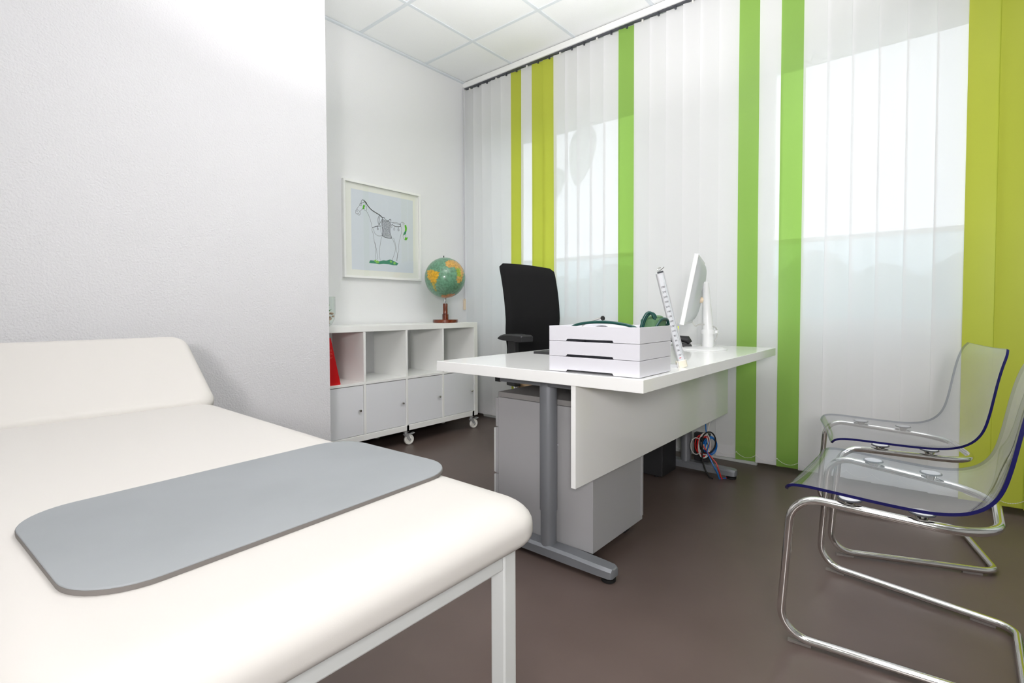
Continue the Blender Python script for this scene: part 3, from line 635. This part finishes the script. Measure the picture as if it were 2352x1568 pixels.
wind(.012, .032, -.020, .046, .066, 1, .0044, 'black_cable', 'black_rubber', 'thick black cable making one big loop around the cable tangle', tail=[(-.028, -.02, -.03), (-.030, -.07, -.04), (-.018, -.12, -.06), (.0, -.155, -.07), (.02, -.163, -.07)], ph=2.6, jit=.04)
ps = thing('power_strip', 'dark power strip hanging behind the cable tangle at the far desk leg', 'power strip', (3.08, 1.09, .08))
MB().box(3.055, 3.095, 1.03, 1.12, .066, .235).build('housing', 'black_plastic', ps, bevel=.004)
MB().lathe([(.017, 0), (.017, .012), (.014, .016)], n=18, X=Matrix.Translation((3.055, 1.05, .16)) @ Matrix.Rotation(-PI / 2, 4, 'Y')).build('plug', 'cream', ps, smooth=True)

# ================================================================== OFFICE CHAIR (local: seat faces -y)
oc = thing('office_chair', 'black high-backed office swivel chair behind the desk with armrests and chrome base', 'chair', (2.742, 1.975, 0), math.radians(-16.9))
def bkf(u, v, front):
    s = (u - .5) * 2; z = .60 + .695 * v
    hw = .238 - .012 * (1 - v) - .03 * math.exp(-((v - .12) / .14) ** 2)
    if v > .955: hw -= .035 * ((v - .955) / .045) ** 2
    y = .235 + .045 * math.sin((v - .1) * 3.0) * -1 + .11 * max(0, v - .45) + (.018 * s * s * -1)
    if v < .2: y += .03 * (.2 - v)
    top = 0
    if v > .5: top = -.010 * s * (v - .5) * 2 + (.006 * math.cos(s * 2) if v > .9 else 0)
    edge = (1 - abs(s) ** 6) * min(1, (1 - v) * 12 + .05) * min(1, v * 12 + .05)
    th = .034 * edge ** .5
    return (s * hw, y - th if front else y + th * .8, z + top)
b = MB(); b.grid(lambda u, v: bkf(u, v, True), 20, 30); b.grid(lambda u, v: bkf(u, v, False), 20, 30)
b.build('backrest', 'black_fabric', oc, local=True, smooth=True, angle=70)
MB().slab(-.25, .25, -.26, .24, .535, .605, .07, top=(.035, .035), bot=(.01, .01)).build('seat', 'black_fabric', oc, local=True, smooth=True, angle=60)
MB().slab(-.24, .24, -.25, .225, .468, .535, .12, bot=(.045, .04)).build('seat_pan', 'beech', oc, local=True, smooth=True, angle=60)
MB().box(-.035, .035, .20, .245, .50, .80).box(-.035, .035, .05, .245, .47, .505).build('back_bracket', 'black_plastic', oc, local=True, bevel=.01)
for s in (-1, 1):
    ar = MB()
    vs = []; fs = []; prof = [(-.150, .787, .820), (-.145, .784, .828), (-.04, .786, .832), (.06, .788, .828), (.11, .792, .816), (.125, .796, .808)]
    for yy, z0, z1 in prof:
        for xx, zz in ((-.045, z0), (-.045, z1 - .008), (-.035, z1), (.035, z1), (.045, z1 - .008), (.045, z0)): vs.append((s * .285 + xx, yy, zz))
    for k in range(len(prof) - 1): fs += [(k * 6 + a, k * 6 + (a + 1) % 6, (k + 1) * 6 + (a + 1) % 6, (k + 1) * 6 + a) for a in range(6)]
    fs += [tuple(range(6)), tuple(range((len(prof) - 1) * 6, len(prof) * 6))]
    a_ = ar.add(vs, fs).build('armrest', 'black_plastic', oc, local=True, bevel=.004)
    MB().box(s * .285 - .016, s * .285 + .016, -.035, .045, .555, .787).box(s * .285 - .022, s * .285 + .022, -.045, .055, .50, .68).build('arm_post', 'black_plastic', a_, local=True, bevel=.006)
    MB().cyl((s * .20, .0, .515), (s * .285, .0, .515), .022, n=20).build('arm_bracket', 'chrome', a_, local=True, smooth=True)
    MB().cyl((s * .262, .0, .470), (s * .262, .0, .535), .02, n=18).build('height_knob', 'chrome', a_, local=True, smooth=True)
MB().box(-.07, .07, -.10, .10, .43, .470).build('mechanism', 'black_plastic', oc, local=True, bevel=.008)
MB().cyl((0, 0, .10), (0, 0, .30), .030, n=24).cyl((0, 0, .28), (0, 0, .45), .015, n=20).build('gas_column', 'chrome', oc, local=True, smooth=True)
bs = MB().cyl((0, 0, .07), (0, 0, .125), .042, n=24).build('base_hub', 'chrome', oc, local=True, smooth=True)
for k in range(5):
    a = math.radians(178 + 16.9 - 16.9 + 72 * k); X = Matrix.Rotation(a, 4, 'Z')
    l = MB(); vs = []
    for rr_, hw, z0, z1 in ((.03, .024, .070, .118), (.20, .021, .072, .102), (.37, .016, .070, .091), (.388, .014, .071, .088)):
        vs += [(rr_, -hw, z0), (rr_, -hw * .75, z1), (rr_, hw * .75, z1), (rr_, hw, z0)]
    fs = [(i * 4 + c, i * 4 + (c + 1) % 4, (i + 1) * 4 + (c + 1) % 4, (i + 1) * 4 + c) for i in range(3) for c in range(4)] + [(0, 1, 2, 3), (12, 13, 14, 15)]
    lg = l.add(vs, fs, X).build('base_leg', 'chrome', oc, local=True, bevel=.003)
    Xc = X @ Matrix.Translation((.366, 0, 0)) @ Matrix.Rotation(1.1 + .6 * k, 4, 'Z')
    c = MB()
    for s in (-1, 1): c.lathe([(.010, -.010), (.024, -.009), (.0285, -.003), (.0285, .003), (.024, .009), (.010, .010)], n=24, X=Xc @ Matrix.Translation((0, s * .017, .0285)) @ Matrix.Rotation(PI / 2, 4, 'X'))
    c.cyl((0, -.02, .0285), (0, .02, .0285), .007, n=10, X=Xc); c.box(-.013, .013, -.008, .008, .03, .072, Xc)
    c.build('castor', 'black_plastic', lg, local=True, smooth=True)

# ================================================================== CLEAR CHAIRS (local: seat faces +y)
ch = thing('clear_chair', 'clear plastic shell chair on chrome cantilever frame, the nearer one at the right edge', 'chair', (1.923, .065, 0), -.035, 'clear chairs facing the desk')
Rt = .0115
loop = [(-.208, -.259, .0175), (-.278, .272, .0175), (-.272, .243, .437), (-.205, -.205, .412), (.205, -.205, .412), (.272, .243, .437), (.278, .272, .0175), (.208, -.259, .0175)]
MB().tube(fillet(loop, [.055, .075, .075, .15, .15, .075, .075, .055], 10, closed=True), Rt, 16, closed=True).build('frame', 'chrome', ch, local=True, smooth=True, angle=80)
PRF = [(.266, .440), (.263, .451), (.254, .460), (.238, .466), (.20, .468), (.12, .464), (.03, .459), (-.05, .457), (-.10, .461), (-.145, .474), (-.180, .500), (-.203, .540), (-.217, .600), (-.227, .660), (-.237, .720), (-.249, .775), (-.262, .815), (-.272, .836)]
PW = [.236, .250, .258, .262, .262, .258, .252, .246, .242, .240, .239, .239, .239, .239, .239, .238, .232, .205]
PP = smoothed([Vector((a, b, w_)) for (a, b), w_ in zip(PRF, PW)])
NP_ = len(PP) - 1
def shell(u, v, off):
    k = min(int(v * NP_ + 1e-6), NP_); p = PP[k]; q0 = PP[max(k - 1, 0)]; q1 = PP[min(k + 1, NP_)]
    t = Vector((q1.x - q0.x, q1.y - q0.y)).normalized(); n = Vector((-t.y, t.x)) * -1       # n points up on the seat, forward on the back
    if n.y < 0 and k < NP_ * .4: n = -n
    s = (u - .5) * 2; dish = -.014 * (1 - s * s) if k > 6 else -.014 * (1 - s * s) * k / 6
    d = dish + off
    return (s * p.z, p.x + n.x * d, p.y + n.y * d)
NU_ = 16
sh_ = MB(); sh_.grid(lambda u, v: shell(u, v, .004), NU_, NP_); sh_.grid(lambda u, v: shell(u, v, -.004), NU_, NP_)
sh_.build('shell', 'acrylic', ch, local=True, smooth=True, angle=80)
per = [(i / NU_, 0) for i in range(NU_)] + [(1, j / NP_) for j in range(NP_)] + [(1 - i / NU_, 1) for i in range(NU_)] + [(0, 1 - j / NP_) for j in range(NP_)]
rm = MB(); L = len(per); rm.add([shell(u, v, .0042) for u, v in per] + [shell(u, v, -.0042) for u, v in per], [(k, (k + 1) % L, L + (k + 1) % L, L + k) for k in range(L)])
rm.build('shell_edge', 'acrylic_edge', ch, local=True, smooth=True, angle=80)['label'] = 'dark blue shell edge'
for s in (-1, 1):
    for yy in (.105, -.052):
        k = (.243 - yy) / .448; zz = .437 + (.412 - .437) * k; xx = s * (.272 + (.205 - .272) * k) - s * .012
        zt = .449 if yy > 0 else .444
        d = MB().lathe([(.028, -.005), (.0295, -.004), (.0295, -.0015), (.027, -.0005)], (xx, yy, zt + .0045), 32).build('mounting_disc', 'dark_metal', ch, local=True, smooth=True)
        MB().lathe([(.025, -.001), (.025, 0)], (xx, yy, zt + .0045), 28).build('disc_face', 'disc_top', d, local=True)
        MB().lathe([(.0115, zz + .006), (.017, zt - .004), (.022, zt + .0005)], (xx, yy, 0), 20).build('bracket', 'chrome', d, local=True, smooth=True)
for s in (-1, 1):
    for k in (.10, .86):
        yy = .272 - .531 * k; xx = s * (.278 - .07 * k)
        Xq = Matrix.Translation((xx, yy, 0)) @ Matrix.Rotation(-s * .131, 4, 'Z')
        MB().box(-.005, .005, -.03, .03, 0, .0075, Xq).build('floor_pad', 'pad', ch, local=True)
c2 = copy_tree(ch); c2.location = (2.686, .111, 0); c2.rotation_euler = (0, 0, .225)
c2['label'] = 'clear plastic shell chair on chrome cantilever frame, the farther one close to the blind'

# ================================================================== ON THE DESK
# three stacked letter trays
tx0, tx1, ty0, ty1 = 1.503, 1.752, .727, 1.083
def tray(name, z, label):
    t_ = thing(name, label, 'tray', ((tx0 + tx1) / 2, (ty0 + ty1) / 2, z), group='stacked letter trays')
    H = .0545; th = .0025; m = MB()
    # long front and back walls with a notch cut into their lower edge
    n0, n1, nz = .058, .272, .0075
    for x in (tx0, tx1 - th):
        a = [(ty0, 0), (ty0 + .098 - .004, 0), (ty0 + .098, nz), (ty0 + .290 - .012, nz), (ty0 + .290 - .006, 0), (ty1, 0), (ty1, H - .001), (ty0, H - .001)]
        vs = [(x, p, z + q) for p, q in a] + [(x + th, p, z + q) for p, q in a]; n = len(a)
        fs = [tuple(range(n)), tuple(range(n, 2 * n))] + [(k, (k + 1) % n, n + (k + 1) % n, n + k) for k in range(n)]
        m.add(vs, fs)
    m.box(tx0 + th, tx1 - th, ty0, ty0 + th, z, z + H - .001); m.box(tx0 + th, tx1 - th, ty1 - th, ty1, z, z + H - .001)
    m.build('wall_panel', 'white_plastic', t_, bevel=.0008)
    MB().box(tx0 + th, tx1 - th, ty0 + th, ty1 - th, z + .0085, z + .011).build('floor_panel', 'white_plastic', t_)
    for x in (tx0 + .02, tx1 - .03):
        for y in (ty0 + .02, ty1 - .03): MB().box(x, x + .01, y, y + .01, z - .0015, z + .0085).build('foot', 'black_rubber', t_)
    return t_
zt = DZ + .0015
tray('letter_tray', zt, 'bottom white letter tray of the stack of three on the desk')
tray('letter_tray', zt + .0547, 'middle white letter tray of the stack of three on the desk')
tray('letter_tray', zt + .1094, 'top white letter tray of the stack, holding the stethoscope')
RIM = zt + .1094 + .0535
FL = zt + .1094 + .0112
tag(MB().grid(lambda u, v: (tx0 + .03 + .19 * u, ty0 + .03 + .25 * v, FL + .001 + .045 * math.sin(PI * v) ** 2 * (1 - u * .6)), 8, 16).build('paper_sheet', 'paper', smooth=True), 'curled white paper sheet in the top letter tray', 'paper')
# stethoscope
st = thing('stethoscope', 'dark green stethoscope tube and chrome ear piece lying in the top letter tray', 'stethoscope', (1.56, .86, FL))
arc = [(1.545, 1.045, FL + .008), (1.528, 1.005, RIM - .006)] + [(1.522, 1.0 - .25 * k / 10, RIM + .0145 * math.sin(PI * k / 10) + .001) for k in range(1, 10)] + [(1.53, .745, RIM - .006), (1.56, .748, FL + .02), (1.64, .76, FL + .008), (1.70, .80, FL + .008)]
MB().tube(smoothed([Vector(p) for p in arc]), .0052, 12).build('tubing', 'tube_green', st, smooth=True)
e0, e1 = Vector((1.60, .985, RIM + .009)), Vector((1.60, .922, RIM + .0255))
MB().tube([Vector((1.56, 1.03, FL + .01)), Vector((1.585, 1.01, FL + .03)), e0], .003, 8).build('ear_tube', 'chrome', st, smooth=True)
MB().cyl(e0, e1, .0048, .0066, n=16).build('ear_piece', 'chrome', st, smooth=True)
dd = (e1 - e0).normalized()
MB().tube([e1, e1 + dd * .003, e1 + dd * .009, e1 + dd * .012], [.006, .0085, .008, .004], 16).build('ear_tip', 'black_rubber', st, smooth=True)
# blood pressure cuff in the tray
cu = thing('blood_pressure_cuff', 'rolled dark green blood pressure cuff with green tubes in the top letter tray', 'cuff', (1.67, .76, FL))
MB().slab(1.645, 1.745, .735, .80, FL + .001, RIM + .030, .02, top=(.02, .012), bot=(.012, .01)).build('cuff', 'cloth_green', cu, smooth=True, angle=60)
MB().slab(1.66, 1.735, .742, .795, RIM + .012, RIM + .037, .018, top=(.018, .008)).build('cuff_flap', 'cloth_green', cu, smooth=True, angle=60)
for k, dx in enumerate((0, .012)):
    p = [(1.625 + dx, .792 + dx * .6, FL + .006), (1.628 + dx, .784, RIM - .01), (1.632 + dx, .776, RIM + .026), (1.642 + dx, .764, RIM + .050 - .004 * k), (1.652 + dx, .750, RIM + .042), (1.655 + dx, .744, RIM + .018), (1.665 + dx, .742, RIM + .004), (1.70, .742, RIM + .008 - .01 * k), (1.742, .738, RIM + .002)]
    MB().tube(smoothed([Vector(q) for q in p]), .0052, 10).build('tube', 'tube_green', cu, smooth=True)
p = [(1.65, .738, RIM - .004), (1.67, .734, RIM + .018), (1.70, .733, RIM + .026), (1.735, .733, RIM + .022), (1.748, .735, RIM + .004)]
MB().tube(smoothed([Vector(q) for q in p]), .0052, 10).build('tube', 'tube_green', cu, smooth=True)

# mercury blood pressure gauge
gB, gT = Vector((1.8915, .7398, .7752)), Vector((1.817, .7979, 1.1202))
Xg = frame_from(gB, gT - gB, Vector((.72, .69, 0))); GL = (gT - gB).length
bg_ = thing('blood_pressure_gauge', 'tall leaning mercury blood pressure gauge with printed scale beside the letter trays', 'gauge', (1.90, .76, DZ))
MB().box(-.0125, .0125, -.003, .006, .012, GL, Xg).build('scale_board', 'scale_white', bg_)
for x in (-.0135, .0125): MB().box(x - .0015, x + .0025, -.005, .008, .012, GL, Xg).build('edge_rail', 'alu', bg_)
MB().cyl((.0085, -.0045, .03), (.0085, -.0045, GL - .005), .0022, n=10, X=Xg).build('glass_tube', 'glass', bg_, smooth=True)
MB().slab(-.019, .019, -.008, .022, -.013, .016, .009, top=(.004, .004), bot=(.003, .003), X=Xg).build('base_block', 'cream', bg_, smooth=True)
MB().tube([(-.018, -.006, .012), (-.021, -.006, -.008), (-.027, -.008, -.0085), (-.042, -.012, -.0065)], .0022, 8, X=Xg).build('lower_clip', 'chrome', bg_, smooth=True)
MB().box(-.008, .012, -.005, .006, GL, GL + .006, Xg).build('top_cap', 'dark_metal', bg_)
MB().tube([(-.006, 0, GL + .006), (-.008, 0, GL + .014), (-.002, 0, GL + .020), (.008, 0, GL + .019)], .0018, 8, X=Xg).tube([(-.004, 0, GL + .008), (.008, -.002, GL + .012), (.019, -.004, GL + .019)], .0018, 8, X=Xg).build('top_clip', 'chrome', bg_, smooth=True)
Tx = Xg @ Matrix(((1, 0, 0, 0), (0, 0, -1, 0), (0, 1, 0, 0), (0, 0, 0, 1)))
for k in range(15):
    zz = .037 + .01905 * k
    text_mesh('number', str(10 + 20 * k), .0092, 'ink', Tx @ Matrix.Translation((-.003, zz, .0034)), bg_)
    mk_ = MB()
    for q in range(4): mk_.box(.0035, .0062 if q else .0075, -.0034, -.003, zz + .00476 * q - .0003, zz + .00476 * q + .0003, Xg)
    mk_.build('scale_marks', 'ink', bg_)
MB().box(-.006, .001, -.0034, -.003, .0245, .0275, Xg).build('zero_mark', 'ink_red', bg_)
MB().box(1.80, 2.00, .797, 1.05, DZ + .0, DZ + .082).build('case', 'frame_grey', bg_, bevel=.003)
MB().box(1.798, 2.002, .795, 1.052, DZ + .082, DZ + .089).build('case_rim', 'alu', bg_, bevel=.001)
MB().box(1.872, 1.905, .752, .800, DZ, DZ + .012).build('hinge_arm', 'alu', bg_)

# monitor
mo = thing('monitor', 'white flat monitor seen edge-on on a white column stand with round base', 'monitor', (2.83, .975, DZ))
MB().lathe([(.118, 0), (.120, .002), (.119, .006), (.105, .010), (.045, .014), (.022, .018)], (2.825, .985, DZ), 56).build('stand_base', 'monitor_white', mo, smooth=True)
MB().tube([(2.829, .963, DZ + .01), (2.829, .963, .85), (2.829, .967, .92), (2.828, .978, 1.125), (2.828, .978, 1.135)], [.031, .030, .027, .0175, .012], 28).build('stand_column', 'monitor_white', mo, smooth=True)
cr = MB().cyl((2.829, .963, .848), (2.829, .963, .872), .036, n=28).build('cable_ring', 'monitor_white', mo, smooth=True)
MB().box(2.845, 2.872, .918, .938, .850, .868).build('cable_clip', 'monitor_white', cr, bevel=.003)
pn = Vector((-.276, .961, 0)).normalized()          # screen normal, level part
pa = Vector((.961, .276, 0)).normalized()
ctr = Vector((2.801, 1.032, 1.083))
tl = math.radians(11)
nz = (pn * math.cos(tl) + Vector((0, 0, 1)) * math.sin(tl)).normalized()
Xm = Matrix.Identity(4); zax = pa.cross(nz) * -1
if zax.z < 0: zax = -zax
for i in range(3): Xm[i][0], Xm[i][1], Xm[i][2], Xm[i][3] = pa[i], nz[i], zax[i], ctr[i]
MB().box(-.275, .275, -.008, .014, -.182, .182, Xm).build('bezel', 'monitor_white', mo, bevel=.003)
MB().box(-.262, .262, .0135, .0145, -.168, .168, Xm).build('screen', 'screen', mo)
bk = MB()
def bulge(u, v): s, t2 = (u - .5) * 2, (v - .5) * 2; return (s * .262, -.008 - .034 * (max(0, 1 - s ** 4) * max(0, 1 - t2 ** 4)) ** .6, t2 * .170)
bk.grid(bulge, 24, 18, Xm); bk.build('back_cover', 'monitor_grey', mo, smooth=True)
MB().tube([Xm @ Vector((0, -.03, -.03)), Vector((2.815, 1.01, 1.035)), Vector((2.828, .976, 1.035))], .017, 14).build('hinge', 'oak_tan', mo, smooth=True)
cb = [Xm @ Vector((-.06, -.03, -.165)), Xm @ Vector((-.05, -.05, -.19)), Vector((2.79, 1.0, .905)), Vector((2.83, .928, .89)), Vector((2.862, .925, .872)), Vector((2.866, .922, .84)), Vector((2.850, .935, .80)), Vector((2.85, 1.03, .771))]
MB().tube(smoothed(cb), .0035, 8).build('cable', 'grey_cable', mo, smooth=True)

# telephone
ph = thing('desk_telephone', 'black desk telephone lying beside the monitor base', 'telephone', (2.86, 1.17, DZ))
Xp = Matrix.Translation((2.90, 1.17, DZ)) @ Matrix.Rotation(math.radians(22), 4, 'Z')
MB().add([(-.09, -.085, .004), (.09, -.085, .004), (.09, .10, .004), (-.09, .10, .004), (-.09, -.085, .016), (.09, -.085, .016), (.09, .10, .062), (-.09, .10, .062)], [(0, 1, 2, 3), (4, 5, 6, 7), (0, 1, 5, 4), (1, 2, 6, 5), (2, 3, 7, 6), (3, 0, 4, 7)], Xp).build('body', 'black_plastic', ph, bevel=.004)
MB().box(-.092, .092, -.088, .102, 0, .005, Xp).build('base_rim', 'white_plastic', ph)
MB().tube([Xp @ Vector(q) for q in ((-.055, -.075, .03), (-.055, -.06, .048), (-.055, 0, .058), (-.055, .07, .076), (-.055, .09, .07))], [.014, .022, .014, .022, .014], 14).build('handset', 'black_plastic', ph, smooth=True)
# highlighter in a clear cup
pcup = thing('pen_cup', 'narrow clear pen holder behind the gauge on the desk', 'cup', (2.33, .952, DZ))
MB().lathe([(.012, 0), (.0125, .08), (.011, .08), (.010, .004)], (2.339, .943, DZ), 24).build('cup', 'glass', pcup, smooth=True)
hl = thing('highlighter', 'bright yellow highlighter pen standing in the narrow clear holder', 'pen', (2.33, .955, DZ + .01))
a, b = Vector((2.338, .944, DZ + .006)), Vector((2.342, .941, .904))
MB().cyl(a, b, .0065, n=14).build('barrel', 'yellow', hl, smooth=True)
MB().cyl(b, b + (b - a).normalized() * .014, .006, .0045, n=14).build('cap', 'glass', hl, smooth=True)
# dark folder on the desk behind the trays
nb = thing('folder', 'flat black folder lying on the desk behind the letter trays', 'folder', (2.2, 1.5, DZ))
MB().box(2.03, 2.33, 1.33, 1.56, DZ, DZ + .003).box(2.03, 2.33, 1.33, 1.56, DZ + .009, DZ + .012).box(2.03, 2.034, 1.33, 1.56, DZ + .003, DZ + .009).build('cover', 'black_plastic', nb)
MB().box(2.036, 2.325, 1.335, 1.555, DZ + .003, DZ + .009).build('pages', 'paper', nb)
